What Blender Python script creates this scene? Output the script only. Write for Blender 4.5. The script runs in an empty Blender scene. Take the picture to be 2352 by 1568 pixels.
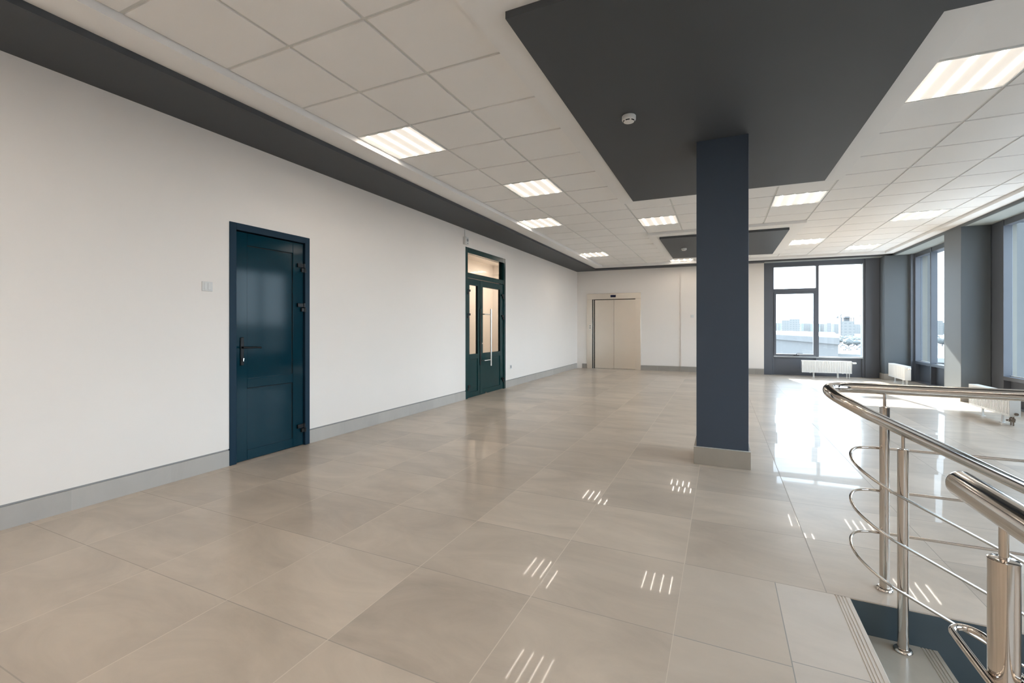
import bpy, bmesh, math, random
from mathutils import Vector, Matrix
random.seed(7)
SC = bpy.context.scene
COL = SC.collection
PI = math.pi
H = 1.21
YAW = 0.4324

# ------------------------------------------------------------------ camera
cam = bpy.data.cameras.new('camera')
cam.sensor_width = 36.0
cam.lens = 36.0 * 1040.74 / 2352.0
cam.shift_y = -(784 - 751.55) / 2352.0
cam.clip_start = 0.05
cam.clip_end = 3000
camo = bpy.data.objects.new('camera', cam)
COL.objects.link(camo)
camo.location = (0, 0, H)
camo.rotation_euler = (PI / 2, 0, YAW)
SC.camera = camo

# ------------------------------------------------------------------ sky, sun, exposure
W = bpy.data.worlds.new('sky')
SC.world = W
W.use_nodes = True
wn = W.node_tree
bg = wn.nodes['Background']
tc = wn.nodes.new('ShaderNodeTexCoord')
sx = wn.nodes.new('ShaderNodeSeparateXYZ')
wn.links.new(tc.outputs['Generated'], sx.inputs[0])
rmp = wn.nodes.new('ShaderNodeValToRGB')
rmp.color_ramp.elements[0].position = 0.0
rmp.color_ramp.elements[0].color = (0.74, 0.87, 1.0, 1)
rmp.color_ramp.elements[1].position = 0.55
rmp.color_ramp.elements[1].color = (0.66, 0.82, 1.0, 1)
wn.links.new(sx.outputs[2], rmp.inputs[0])
wn.links.new(rmp.outputs[0], bg.inputs[0])
bg.inputs[1].default_value = 2.0

sun = bpy.data.lights.new('sun', 'SUN')
sun.energy = 6.5
sun.color = (1.0, 0.95, 0.86)
sun.angle = math.radians(0.5)
suno = bpy.data.objects.new('sun', sun)
COL.objects.link(suno)
suno.location = (0, 40, 25)
suno.rotation_euler = Vector((0.158, -1.0, -0.573)).to_track_quat('-Z', 'Y').to_euler()

SC.view_settings.view_transform = 'Standard'
SC.view_settings.look = 'None'
SC.view_settings.gamma = 1.0
SC.view_settings.use_curve_mapping = False
SC.view_settings.exposure = 2.25
LAMP_HI, LAMP_LO = 14.0, 0.15

# ------------------------------------------------------------------ materials
def new_mat(name):
    m = bpy.data.materials.new(name)
    m.use_nodes = True
    nt = m.node_tree
    return m, nt, nt.nodes['Principled BSDF']

def lin(c):
    return tuple(((v / 255.0) / 12.92 if v <= 10 else (((v / 255.0) + 0.055) / 1.055) ** 2.4) for v in c)

def pmat(name, col, rough=0.5, metal=0.0, spec=0.5, var=0.06, scale=6.0, bump=0.0, bscale=120.0, coat=0.0):
    m, nt, b = new_mat(name)
    N, L = nt.nodes, nt.links
    t = N.new('ShaderNodeTexCoord')
    no = N.new('ShaderNodeTexNoise')
    no.inputs['Scale'].default_value = scale
    no.inputs['Detail'].default_value = 4
    L.new(t.outputs['Object'], no.inputs['Vector'])
    mx = N.new('ShaderNodeMix')
    mx.data_type = 'RGBA'
    mx.inputs[6].default_value = (*[c * (1 - var) for c in col], 1)
    mx.inputs[7].default_value = (*[min(1, c * (1 + var)) for c in col], 1)
    L.new(no.outputs['Fac'], mx.inputs[0])
    L.new(mx.outputs[2], b.inputs['Base Color'])
    b.inputs['Roughness'].default_value = rough
    b.inputs['Metallic'].default_value = metal
    b.inputs['Specular IOR Level'].default_value = spec
    b.inputs['Coat Weight'].default_value = coat
    if bump:
        n2 = N.new('ShaderNodeTexNoise')
        n2.inputs['Scale'].default_value = bscale
        L.new(t.outputs['Object'], n2.inputs['Vector'])
        bp = N.new('ShaderNodeBump')
        bp.inputs['Strength'].default_value = bump
        bp.inputs['Distance'].default_value = 0.002
        L.new(n2.outputs['Fac'], bp.inputs['Height'])
        L.new(bp.outputs[0], b.inputs['Normal'])
    return m

def tile_mat(name, base, fx, fy, tx, ty, jw, jcol, rough, spec=0.5, tilt=0.004, var=0.10, axes='xy', coat=0.0, pale=None, pale_x=0.0):
    """stone tiles: joints, a shade of its own for each tile, cloudy marbling, a slight lean of each tile"""
    m, nt, b = new_mat(name)
    N, L = nt.nodes, nt.links
    def mth(op, a, bb=None):
        n = N.new('ShaderNodeMath'); n.operation = op
        for i, v in enumerate((a, bb)):
            if v is None: continue
            if isinstance(v, (int, float)): n.inputs[i].default_value = v
            else: L.new(v, n.inputs[i])
        return n.outputs[0]
    geo = N.new('ShaderNodeNewGeometry')
    sep = N.new('ShaderNodeSeparateXYZ')
    L.new(geo.outputs['Position'], sep.inputs[0])
    ax = {'x': sep.outputs[0], 'y': sep.outputs[1], 'z': sep.outputs[2]}
    u = mth('DIVIDE', mth('SUBTRACT', ax[axes[0]], fx), tx)
    v = mth('DIVIDE', mth('SUBTRACT', ax[axes[1]], fy), ty)
    iu, iv = mth('FLOOR', u), mth('FLOOR', v)
    fu, fv = mth('FRACT', u), mth('FRACT', v)
    def edge(f, t):
        return mth('MULTIPLY', mth('MINIMUM', f, mth('SUBTRACT', 1.0, f)), t)
    dist = mth('MINIMUM', edge(fu, tx), edge(fv, ty))
    joint = mth('LESS_THAN', dist, jw / 2)
    cmb = N.new('ShaderNodeCombineXYZ')
    L.new(iu, cmb.inputs[0]); L.new(iv, cmb.inputs[1])
    wn_ = N.new('ShaderNodeTexWhiteNoise'); wn_.noise_dimensions = '2D'
    L.new(cmb.outputs[0], wn_.inputs['Vector'])
    # marbling, shifted tile by tile
    off = N.new('ShaderNodeVectorMath'); off.operation = 'MULTIPLY_ADD'
    L.new(wn_.outputs['Color'], off.inputs[0])
    off.inputs[1].default_value = (9, 9, 9)
    L.new(geo.outputs['Position'], off.inputs[2])
    st = N.new('ShaderNodeVectorMath'); st.operation = 'MULTIPLY'
    L.new(off.outputs[0], st.inputs[0]); st.inputs[1].default_value = (1.0, 2.2, 1.0)
    no = N.new('ShaderNodeTexNoise')
    no.inputs['Scale'].default_value = 1.6; no.inputs['Detail'].default_value = 7; no.inputs['Roughness'].default_value = 0.62
    no.inputs['Distortion'].default_value = 0.7
    L.new(st.outputs[0], no.inputs['Vector'])
    shade = mth('ADD', mth('MULTIPLY', mth('SUBTRACT', wn_.outputs['Value'], 0.5), var),
                mth('MULTIPLY', mth('SUBTRACT', no.outputs['Fac'], 0.5), var * 4.2))
    shade = mth('ADD', shade, 1.0)
    sc = N.new('ShaderNodeVectorMath'); sc.operation = 'SCALE'
    sc.inputs[0].default_value = base
    L.new(shade, sc.inputs[3])
    mx = N.new('ShaderNodeMix'); mx.data_type = 'RGBA'
    L.new(joint, mx.inputs[0]); L.new(sc.outputs[0], mx.inputs[6]); mx.inputs[7].default_value = (*jcol, 1)
    if pale:   # the long joints on the left are grouted paler
        pm = mth('MULTIPLY', mth('LESS_THAN', edge(fu, tx), jw / 2), mth('LESS_THAN', ax[axes[0]], pale_x))
        jm = N.new('ShaderNodeMix'); jm.data_type = 'RGBA'
        L.new(pm, jm.inputs[0]); jm.inputs[6].default_value = (*jcol, 1); jm.inputs[7].default_value = (*pale, 1)
        L.new(jm.outputs[2], mx.inputs[7])
    L.new(mx.outputs[2], b.inputs['Base Color'])
    r = mth('ADD', rough, mth('MULTIPLY', joint, 0.6))
    L.new(r, b.inputs['Roughness'])
    L.new(mth('MULTIPLY', mth('SUBTRACT', 1.0, joint), spec), b.inputs['Specular IOR Level'])
    # each tile leans by a hair, so mirror images break at the joints
    s1 = N.new('ShaderNodeVectorMath'); s1.operation = 'SUBTRACT'
    L.new(wn_.outputs['Color'], s1.inputs[0]); s1.inputs[1].default_value = (.5, .5, .5)
    s2 = N.new('ShaderNodeVectorMath'); s2.operation = 'SCALE'
    L.new(s1.outputs[0], s2.inputs[0]); s2.inputs[3].default_value = tilt * 2
    s3 = N.new('ShaderNodeVectorMath'); s3.operation = 'ADD'
    L.new(s2.outputs[0], s3.inputs[0]); L.new(geo.outputs['Normal'], s3.inputs[1])
    s4 = N.new('ShaderNodeVectorMath'); s4.operation = 'NORMALIZE'
    L.new(s3.outputs[0], s4.inputs[0]); L.new(s4.outputs[0], b.inputs['Normal'])
    if coat:
        cw = mth('MULTIPLY', mth('SUBTRACT', 1.0, joint), coat)
        L.new(cw, b.inputs['Coat Weight']); b.inputs['Coat Roughness'].default_value = 0.025; b.inputs['Coat IOR'].default_value = 1.33
        L.new(s4.outputs[0], b.inputs['Coat Normal'])
    return m

def glass_mat(name, tint=(0.96, 0.98, 0.98), ior=1.5):
    m = bpy.data.materials.new(name); m.use_nodes = True
    nt = m.node_tree; N, L = nt.nodes, nt.links
    N.remove(N['Principled BSDF'])
    out = N['Material Output']
    tr = N.new('ShaderNodeBsdfTransparent'); tr.inputs[0].default_value = (*tint, 1)
    gl = N.new('ShaderNodeBsdfGlossy'); gl.inputs['Roughness'].default_value = 0.01
    lw = N.new('ShaderNodeLayerWeight')
    p5 = N.new('ShaderNodeMath'); p5.operation = 'POWER'; L.new(lw.outputs['Facing'], p5.inputs[0]); p5.inputs[1].default_value = 5.0
    r0 = ((ior - 1) / (ior + 1)) ** 2
    fr = N.new('ShaderNodeMath'); fr.operation = 'MULTIPLY_ADD'
    L.new(p5.outputs[0], fr.inputs[0]); fr.inputs[1].default_value = 1 - r0; fr.inputs[2].default_value = r0
    mx = N.new('ShaderNodeMixShader')
    L.new(fr.outputs[0], mx.inputs[0]); L.new(tr.outputs[0], mx.inputs[1]); L.new(gl.outputs[0], mx.inputs[2])
    L.new(mx.outputs[0], out.inputs[0])
    return m

def lamp_mat():
    """opal lamp cover with four tubes glowing through it (tubes run along local y)"""
    m, nt, b = new_mat('lamp_cover')
    N, L = nt.nodes, nt.links
    t = N.new('ShaderNodeTexCoord'); s = N.new('ShaderNodeSeparateXYZ')
    L.new(t.outputs['Object'], s.inputs[0])
    def mth(op, a, bb=None):
        n = N.new('ShaderNodeMath'); n.operation = op
        for i, v in enumerate((a, bb)):
            if v is None: continue
            if isinstance(v, (int, float)): n.inputs[i].default_value = v
            else: L.new(v, n.inputs[i])
        return n.outputs[0]
    f = mth('FRACT', mth('ADD', mth('DIVIDE', s.outputs[0], 0.14), 0.0))
    d = mth('ABSOLUTE', mth('SUBTRACT', f, 0.5))          # 0 at the tube
    k = mth('SUBTRACT', 1.0, mth('MULTIPLY', d, 2.0))      # 1 at the tube
    k = mth('POWER', k, 11.0)
    e = mth('ADD', mth('MULTIPLY', k, LAMP_HI), LAMP_LO)
    L.new(e, b.inputs['Emission Strength'])
    b.inputs['Emission Color'].default_value = (1.0, 0.89, 0.765, 1)
    b.inputs['Base Color'].default_value = (0.45, 0.45, 0.44, 1)
    b.inputs['Roughness'].default_value = 0.4
    return m

M = {}
M['plaster'] = pmat('plaster', (0.87, 0.808, 0.752), 0.75, spec=0.25, var=0.015, scale=2, bump=0.10, bscale=90)
M['ceiling_white'] = pmat('ceiling_white', (0.85, 0.83, 0.81), 0.8, spec=0.2, var=0.01)
M['tile_board'] = pmat('ceiling_board', (0.87, 0.845, 0.82), 0.9, spec=0.15, var=0.02, scale=3, bump=0.05, bscale=300)
M['grid'] = pmat('ceiling_grid', (0.70, 0.69, 0.66), 0.6, var=0.01)
M['dark_paint'] = pmat('dark_grey_paint', (0.070, 0.075, 0.082), 0.6, spec=0.35, var=0.03, scale=3)
M['column_paint'] = pmat('slate_paint', (0.048, 0.064, 0.090), 0.5, spec=0.4, var=0.02, scale=3)
M['soffit_light'] = pmat('grey_green_soffit', (0.36, 0.385, 0.37), 0.6, var=0.02)  # paler version of the dark soffit paint, daylight from below put into the colour
M['pier_paint'] = pmat('grey_pier_paint', (0.10, 0.112, 0.12), 0.55, spec=0.4, var=0.03, scale=3)
M['frame_alu'] = pmat('grey_window_frame', (0.095, 0.104, 0.124), 0.38, spec=0.5, var=0.03)
M['teal'] = pmat('teal_door_lacquer', (0.0014, 0.026, 0.041), 0.09, spec=0.17, var=0.05, scale=2)
M['teal_casing'] = pmat('teal_casing', (0.010, 0.030, 0.052), 0.35, spec=0.15, var=0.05, scale=2)
M['teal_green'] = pmat('teal_green_lacquer', (0.005, 0.036, 0.038), 0.18, spec=0.2, var=0.05, scale=2)
M['black'] = pmat('black_metal', (0.005, 0.005, 0.006), 0.3, spec=0.25)
M['dark_gap'] = pmat('dark_gap', (0.01, 0.01, 0.01), 0.8)
M['steel'] = pmat('polished_steel', (0.62, 0.57, 0.52), 0.10, metal=1.0, var=0.03, scale=20)
M['steel_satin'] = pmat('satin_steel', (0.72, 0.70, 0.66), 0.22, metal=1.0, var=0.02)
M['brushed'] = pmat('brushed_steel', (0.78, 0.72, 0.64), 0.27, metal=0.92, var=0.03, scale=4)
M['white_enamel'] = pmat('white_enamel', (0.80, 0.80, 0.78), 0.3, spec=0.5, var=0.01)
M['white_plastic'] = pmat('white_plastic', (0.74, 0.72, 0.69), 0.4, spec=0.4, var=0.01)
M['grey_plastic'] = pmat('grey_plastic', (0.30, 0.29, 0.28), 0.5)
M['brass'] = pmat('valve_brass', (0.32, 0.27, 0.23), 0.35, metal=0.8)
M['display'] = pmat('display_blue', (0.004, 0.006, 0.035), 0.15)
M['stair_blue'] = pmat('stair_blue_paint', (0.056, 0.078, 0.094), 0.4, spec=0.4, var=0.16, scale=5)
M['sealant'] = pmat('pale_sealant', (0.55, 0.55, 0.52), 0.7)
FX, FY, TX, TY = -2.599, 1.295, 0.6072, 0.5916
STONE = (0.530, 0.447, 0.365)
M['floor'] = tile_mat('floor_tiles', STONE, FX, FY, TX, TY, 0.0044, (0.41, 0.36, 0.31), 0.34, spec=0.24, tilt=0.013, coat=0.3, var=0.17, pale=(0.66, 0.58, 0.49), pale_x=0.1)
M['landing'] = tile_mat('landing_tiles', (0.59, 0.52, 0.45), 0.232, 1.917, 0.9, 0.5916, 0.004, (0.36, 0.34, 0.31), 0.4, spec=0.25)
M['landing_cut'] = tile_mat('landing_cut_tiles', (0.55, 0.47, 0.39), 0.232, 1.886, 0.9, 0.5916, 0.004, (0.36, 0.34, 0.31), 0.34, spec=0.24)
M['tread'] = tile_mat('tread_tiles', (0.40, 0.36, 0.305), 0.3, 0.2, 2.0, 1.2, 0.003, (0.25, 0.25, 0.23), 0.2, spec=0.45)
M['skirt_y'] = tile_mat('skirting_tiles', (0.45, 0.42, 0.385), 0.0, 1.50 - 0.592 * 20, 3.0, 0.592, 0.003, (0.5, 0.48, 0.45), 0.3, spec=0.4, axes='xy', var=0.07)
M['skirt_x'] = tile_mat('skirting_tiles_across', (0.33, 0.30, 0.265), -0.42, 0.0, 0.60, 99.0, 0.003, (0.5, 0.48, 0.45), 0.3, spec=0.4, axes='xz', var=0.07)
M['skirt_col'] = pmat('column_skirting_tile', (0.36, 0.315, 0.265), 0.25, var=0.12, scale=5)
M['glass'] = glass_mat('window_glass')
M['door_glass'] = glass_mat('door_glass', (0.86, 0.84, 0.80), 1.6)
M['lamp'] = lamp_mat()

# ------------------------------------------------------------------ geometry helpers
class MB:
    """collects shapes into ONE mesh object"""
    def __init__(s, mtx=None):
        s.bm = bmesh.new(); s.m = mtx or Matrix.Identity(4); s.smooth = False
    def _v(s, p): return s.bm.verts.new(s.m @ Vector(p))
    def _f(s, vs, smooth=False):
        try:
            f = s.bm.faces.new(vs); f.smooth = smooth; return f
        except ValueError:
            return None
    def box(s, x0, x1, y0, y1, z0, z1):
        if x0 > x1: x0, x1 = x1, x0
        if y0 > y1: y0, y1 = y1, y0
        if z0 > z1: z0, z1 = z1, z0
        v = [s._v(p) for p in ((x0,y0,z0),(x1,y0,z0),(x1,y1,z0),(x0,y1,z0),(x0,y0,z1),(x1,y0,z1),(x1,y1,z1),(x0,y1,z1))]
        for q in ((0,3,2,1),(4,5,6,7),(0,1,5,4),(1,2,6,5),(2,3,7,6),(3,0,4,7)): s._f([v[i] for i in q])
        return s
    def prism(s, pts, z0, z1):
        """plan polygon (counter-clockwise) between two heights"""
        a = [s._v((x, y, z0)) for x, y in pts]; b = [s._v((x, y, z1)) for x, y in pts]
        n = len(pts)
        s._f(a[::-1]); s._f(b)
        for i in range(n): s._f([a[i], a[(i+1) % n], b[(i+1) % n], b[i]])
        return s
    def extrude(s, prof, p0, p1, fn):
        """profile points (a,b) carried from p0 to p1 by fn(a,b,t)"""
        A = [s._v(fn(a, b, p0)) for a, b in prof]; B = [s._v(fn(a, b, p1)) for a, b in prof]
        n = len(prof)
        s._f(A[::-1]); s._f(B)
        for i in range(n): s._f([A[i], A[(i+1) % n], B[(i+1) % n], B[i]])
        return s
    def tube(s, pts, r, seg=20, cap=0):
        """round bar along a path; cap: 0 flat, 1 rounded start, 2 rounded end, 3 both"""
        pts = [Vector(p) for p in pts]
        rr = [r] * len(pts)
        def dome(e, d):
            ps, rs = [], []
            for k in range(1, 7):
                a = k / 6 * PI / 2 * 0.995
                ps.append(e + d * r * math.sin(a)); rs.append(r * math.cos(a))
            return ps, rs
        if cap & 1:
            ps, rs = dome(pts[0], (pts[0] - pts[1]).normalized())
            pts = ps[::-1] + pts; rr = rs[::-1] + rr
        if cap & 2:
            ps, rs = dome(pts[-1], (pts[-1] - pts[-2]).normalized())
            pts = pts + ps; rr = rr + rs
        t0 = (pts[1] - pts[0]).normalized()
        up = Vector((0, 0, 1)) if abs(t0.z) < 0.9 else Vector((1, 0, 0))
        nrm = (up - t0 * up.dot(t0)).normalized()
        rings = []
        for i, p in enumerate(pts):
            if i == 0: t = t0
            elif i == len(pts) - 1: t = (pts[i] - pts[i-1]).normalized()
            else: t = ((pts[i+1] - p).normalized() + (p - pts[i-1]).normalized()).normalized()
            nrm = (nrm - t * nrm.dot(t)).normalized()
            bn = t.cross(nrm)
            rings.append([s._v(p + (nrm * math.cos(2*PI*k/seg) + bn * math.sin(2*PI*k/seg)) * rr[i]) for k in range(seg)])
        for a, b in zip(rings, rings[1:]):
            for k in range(seg):
                s._f([a[k], a[(k+1) % seg], b[(k+1) % seg], b[k]], True)
        s._f(rings[0][::-1]); s._f(rings[-1])
        return s
    def lathe(s, prof, c=(0, 0, 0), seg=32):
        """(radius, height) profile turned about the vertical through c"""
        rings = []
        for r, z in prof:
            rings.append([s._v((c[0] + r*math.cos(2*PI*k/seg), c[1] + r*math.sin(2*PI*k/seg), c[2] + z)) for k in range(seg)])
        for a, b in zip(rings, rings[1:]):
            for k in range(seg): s._f([a[k], a[(k+1) % seg], b[(k+1) % seg], b[k]], True)
        s._f(rings[0][::-1]); s._f(rings[-1])
        return s
    def build(s, name, mat, parent=None, bevel=0.0, sharp=35):
        bmesh.ops.recalc_face_normals(s.bm, faces=s.bm.faces[:])
        me = bpy.data.meshes.new(name); s.bm.to_mesh(me); s.bm.free()
        me.materials.append(mat)
        try: me.set_sharp_from_angle(angle=math.radians(sharp))
        except Exception: pass
        o = bpy.data.objects.new(name, me); COL.objects.link(o)
        if parent: o.parent = parent; o.matrix_parent_inverse = Matrix.Identity(4)
        if bevel:
            b = o.modifiers.new('bevel', 'BEVEL'); b.width = bevel; b.segments = 2; b.limit_method = 'ANGLE'
            b.harden_normals = False
        return o

def tag(o, label=None, cat=None, group=None, kind=None):
    if label: o['label'] = label
    if cat: o['category'] = cat
    if group: o['group'] = group
    if kind: o['kind'] = kind
    return o
def empty(name, loc=(0, 0, 0), rz=0.0):
    o = bpy.data.objects.new(name, None); COL.objects.link(o)
    o.location = loc; o.rotation_euler = (0, 0, rz); o.empty_display_size = 0.1
    return o
def kids(o): return [c for c in bpy.data.objects if c.parent == o]
def copy_tree(o, parent=None):
    c = o.copy(); COL.objects.link(c)
    if parent: c.parent = parent
    for ch in kids(o): copy_tree(ch, c)
    return c
def structure(mb, name, mat, label, cat, bevel=0.0):
    return tag(mb.build(name, mat, None, bevel), label, cat, None, 'structure')
def rel(o, mtx_inv_loc):
    return o

# the slightly slanting back wall: local s along the wall, d into the wall (away from the room), z up
ALPHA = math.atan(0.045)
BACK = Matrix.Translation((0, 13.26, 0)) @ Matrix.Rotation(ALPHA, 4, 'Z')
ZT, ZW, ZP = 2.949, 2.902, 2.860      # tile face, white band, dark soffit
XL, XR, YN = -3.90, 3.92, -4.0        # left wall, right window plane, wall behind the camera
YE = 2.475                            # edge of the stair opening

# ------------------------------------------------------------------ floor and stairs opening
mb = MB()
OX0, OX1, OY0 = 0.525, 3.10, -1.2
LX0 = -0.170
mb.prism([(XL-.15, YN-.1), (LX0, YN-.1), (LX0, 13.9), (XL-.15, 13.9)], -0.14, 0)
mb.prism([(LX0, YE), (XR+.3, YE), (XR+.3, 13.9), (LX0, 13.9)], -0.14, 0)
mb.prism([(LX0, YN-.1), (XR+.3, YN-.1), (XR+.3, OY0), (LX0, OY0)], -0.14, 0)
mb.prism([(OX1, OY0), (XR+.3, OY0), (XR+.3, YE), (OX1, YE)], -0.14, 0)
structure(mb, 'floor', M['floor'], 'polished beige stone tile floor of the whole hall', 'floor')
mb = MB(); mb.box(LX0, 0.232, OY0, YE, -0.14, 0)
structure(mb, 'floor_border', M['landing_cut'], 'narrow cut floor tiles beside the grooved stair edge', 'floor')

# grooved nosing strip + flight of stairs
stairs = tag(empty('staircase', (OX0, 1.8, 0)), 'tiled stair flight with grooved step edges and a dark blue side wall', 'stairs')
def nosing_profile(x0, x1, top, thick=0.03):
    """cross-section (x, z) with four fine grooves near the front edge x1"""
    p = [(x0, top - thick), (x1, top - thick), (x1, top - 0.004), (x1 - 0.003, top)]
    for g in (0.021, 0.034, 0.046, 0.057):
        xg = x1 - g
        p += [(xg + 0.0030, top), (xg + 0.0022, top - 0.0018), (xg - 0.0022, top - 0.0018), (xg - 0.0030, top)]
    p += [(x0, top)]
    return p
RISE, RUN, SY0 = 0.145, 0.301, 1.12
def stair_local(mb_):
    mb_.m = Matrix.Translation((-OX0, -1.8, 0)); return mb_
mb = MB(); mb.extrude(nosing_profile(0.232, OX0, 0.0, 0.04), OY0, YE, lambda a, b, t: (a, t, b))
structure(mb, 'floor_edge', M['landing'], 'top landing tiles with four fine grooves along the edge of the stairs', 'floor')
for k in range(1, 9):
    x0 = OX0 + (k-1) * RUN
    mb = stair_local(MB()); mb.extrude(nosing_profile(x0 - 0.02, x0 + RUN, -RISE*k, 0.03), SY0, YE - 0.005, lambda a, b, t: (a, t, b))
    mb.build('tread', M['tread'], stairs)
    mb = stair_local(MB()); mb.box(x0 - 0.03, x0 - 0.008, SY0, YE - 0.005, -RISE*k - 0.001, -RISE*(k-1) - 0.031)
    mb.build('riser', M['tread'], stairs)
mb = stair_local(MB()); mb.box(OX0 - 0.02, OX1, YE - .004, YE + 0.12, -3.0, -0.004)
mb.build('side_wall', M['stair_blue'], stairs)['label'] = 'dark blue painted side wall of the stairs'
mb = MB()
mb.box(0.40, OX0 - 0.031, OY0, SY0 - .1, -3.0, -0.15)
structure(mb, 'wall_stairwell', M['plaster'], 'wall of the stairwell below the landing', 'wall')
mb = MB(); mb.box(OX1 + .001, OX1 + .15, OY0, YE, -3.0, -0.15)
structure(mb, 'wall_stairwell_end', M['plaster'], 'end wall of the stairwell', 'wall')
mb = MB(); mb.box(0.4, OX1 + .15, OY0 - .15, OY0 - 0.001, -3.0, -0.15)
structure(mb, 'wall_stairwell_near', M['plaster'], 'near wall of the stairwell', 'wall')
mb = MB(); mb.box(0.4, OX1 + .3, OY0 - .15, YE + .12, -3.1, -3.0)
structure(mb, 'floor_stairwell', M['tread'], 'floor at the foot of the stairs', 'floor')

# ------------------------------------------------------------------ left wall
mb = MB()
DO1, DO2 = (2.557, 3.405), (6.585, 8.135)
for a, b in ((YN, DO1[0]), (DO1[1], DO2[0]), (DO2[1], 13.2)):
    mb.box(XL - .15, XL, a, b, 0.149, 2.98)
    mb.box(XL - .15, XL - .014, a, b, 0, 0.149)
mb.box(XL - .15, XL, DO1[0], DO1[1], 2.137, 2.98)
mb.box(XL - .15, XL, DO2[0], DO2[1], 2.567, 2.98)
structure(mb, 'wall_left', M['plaster'], 'long off-white plaster wall on the left with two teal doors', 'wall')
mb = MB()
for a, b in ((YN, DO1[0] - .001), (DO1[1] + .001, DO2[0] - .001), (DO2[1] + .001, 13.07)):
    mb.box(XL - .0135, XL + .004, a, b, 0, 0.136)
structure(mb, 'baseboard_left', M['skirt_y'], 'grey stone tile skirting along the left wall', 'baseboard')

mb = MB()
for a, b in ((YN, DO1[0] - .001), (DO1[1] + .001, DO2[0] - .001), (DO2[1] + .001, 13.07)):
    mb.box(XL - .0135, XL - .006, a, b, 0.1365, 0.1485)  # dark strip where the gap over the skirting is only in shade
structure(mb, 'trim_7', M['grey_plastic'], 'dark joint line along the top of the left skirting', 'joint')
# ------------------------------------------------------------------ back wall
LF = (-3.605, -2.065, 2.195)          # lift surround: left, right, top
mb = MB(BACK)
def back_piece(a, b, z0, z1, d0=0.0): mb.box(a, b, d0, 0.2, z0, z1)
back_piece(XL - .15, LF[0], 0.149, 2.98); back_piece(XL - .15, LF[0], 0, .149, .014)
structure(mb, 'wall_back', M['plaster'], 'off-white strip of far wall left of the lift, in the corner', 'wall')
mb = MB(BACK)
back_piece(LF[1], -1.006, 0.149, 2.98); back_piece(LF[1], -1.006, 0, .149, .014)
mb2 = MB(BACK); mb2.box(LF[0], LF[1], 0, .2, LF[2], 2.98)
structure(mb2, 'wall_back_above', M['plaster'], 'off-white far wall above the lift', 'wall')
back_piece(-1.006, 1.0, 0.149, 2.98, -0.022); back_piece(-1.006, 1.0, 0, .149, -.008)
structure(mb, 'wall_back_right', M['plaster'], 'off-white far wall between the lift and the big window', 'wall')
mb = MB(BACK)
mb.box(XL + .15, LF[0] - .001, -.004, .0135, 0, .138)
mb.box(LF[1] + .001, -1.007, -.004, .0135, 0, .138)
mb.box(-1.006, 1.0, -.026, -.0085, 0, .138)
structure(mb, 'baseboard_back', M['skirt_x'], 'beige grey tile skirting along the far wall', 'baseboard')

# ------------------------------------------------------------------ hidden walls: behind the camera, right side between windows
mb = MB(); mb.box(XL - .15, XR + .4, YN - .15, YN, 0, 2.98)
structure(mb, 'wall_front', M['plaster'], 'off-white wall behind the viewpoint', 'wall')

# ------------------------------------------------------------------ ceiling
XS_L = [-3.03, -2.43, -1.83, -1.23]
XS_ML, XS_MR = [-1.23, -0.63, 0.005], [0.005, 0.64, 1.25]
XS_R = [1.25, 1.86, 2.48, 3.09, 3.40]
def rows(y0, pitch, lo, hi):
    k0 = math.ceil((lo - y0) / pitch + 1e-6); r = [lo]
    k = k0
    while y0 + k * pitch < hi - 0.02:
        if y0 + k*pitch > lo + 0.02: r.append(y0 + k * pitch)
        k += 1
    r.append(hi); return r
def YFAR(x): return 12.76 + 0.05 * x
LAMPS = []
def lamp_at(x0, x1, y0, y1): LAMPS.append((x0, x1, y0, y1))
YL = lambda k: 1.972 + 0.6 * k
YR_ = lambda k: 4.464 + 0.61 * k
YM = lambda k: 2.035 + 0.6 * k
lamp_at(-3.03, -2.43, YL(2), YL(3)); lamp_at(-2.43, -1.83, YL(5), YL(6)); lamp_at(-3.03, -2.43, YL(8), YL(9)); lamp_at(-3.03, -2.43, YL(14), YL(15))
lamp_at(-1.23, -0.63, YM(9), YM(10)); lamp_at(-1.23, -0.63, YM(17), YFAR(-1) - .03)
lamp_at(1.25, 1.86, YR_(-1), YR_(0)); lamp_at(0.64, 1.25, YR_(4), YR_(5)); lamp_at(2.48, 3.09, YR_(7), YR_(8))
lamp_at(1.25, 1.86, YR_(10), YR_(11)); lamp_at(2.48, 3.09, YR_(12), YR_(13))
for xa, ka in ((-3.03, -4), (-3.03, -6), (-3.03, -8), (-2.43, -7)): lamp_at(xa, xa + .6, YL(ka), YL(ka + 1))  # from here on: unseen lamps added behind the camera to brighten the near hall
for xa, ka in ((1.25, -9), (1.25, -12), (2.48, -10), (2.48, -13)): lamp_at(xa, xa + .61, YR_(ka), YR_(ka + 1))
for ka in (-4, -6, -8): lamp_at(-1.23, -.63, YM(ka), YM(ka + 1))
for ka in (-5, -9): lamp_at(-2.43, -1.83, YL(ka), YL(ka + 1))
for ka in (-9, -11): lamp_at(.64, 1.25, YR_(ka), YR_(ka + 1))
def is_lamp(x0, x1, y0, y1):
    cx, cy = (x0 + x1) / 2, (y0 + y1) / 2
    return any(a < cx < b and c < cy < d for a, b, c, d in LAMPS)
mb = MB(); gb = MB()
ZG = ZT + 0.009
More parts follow.
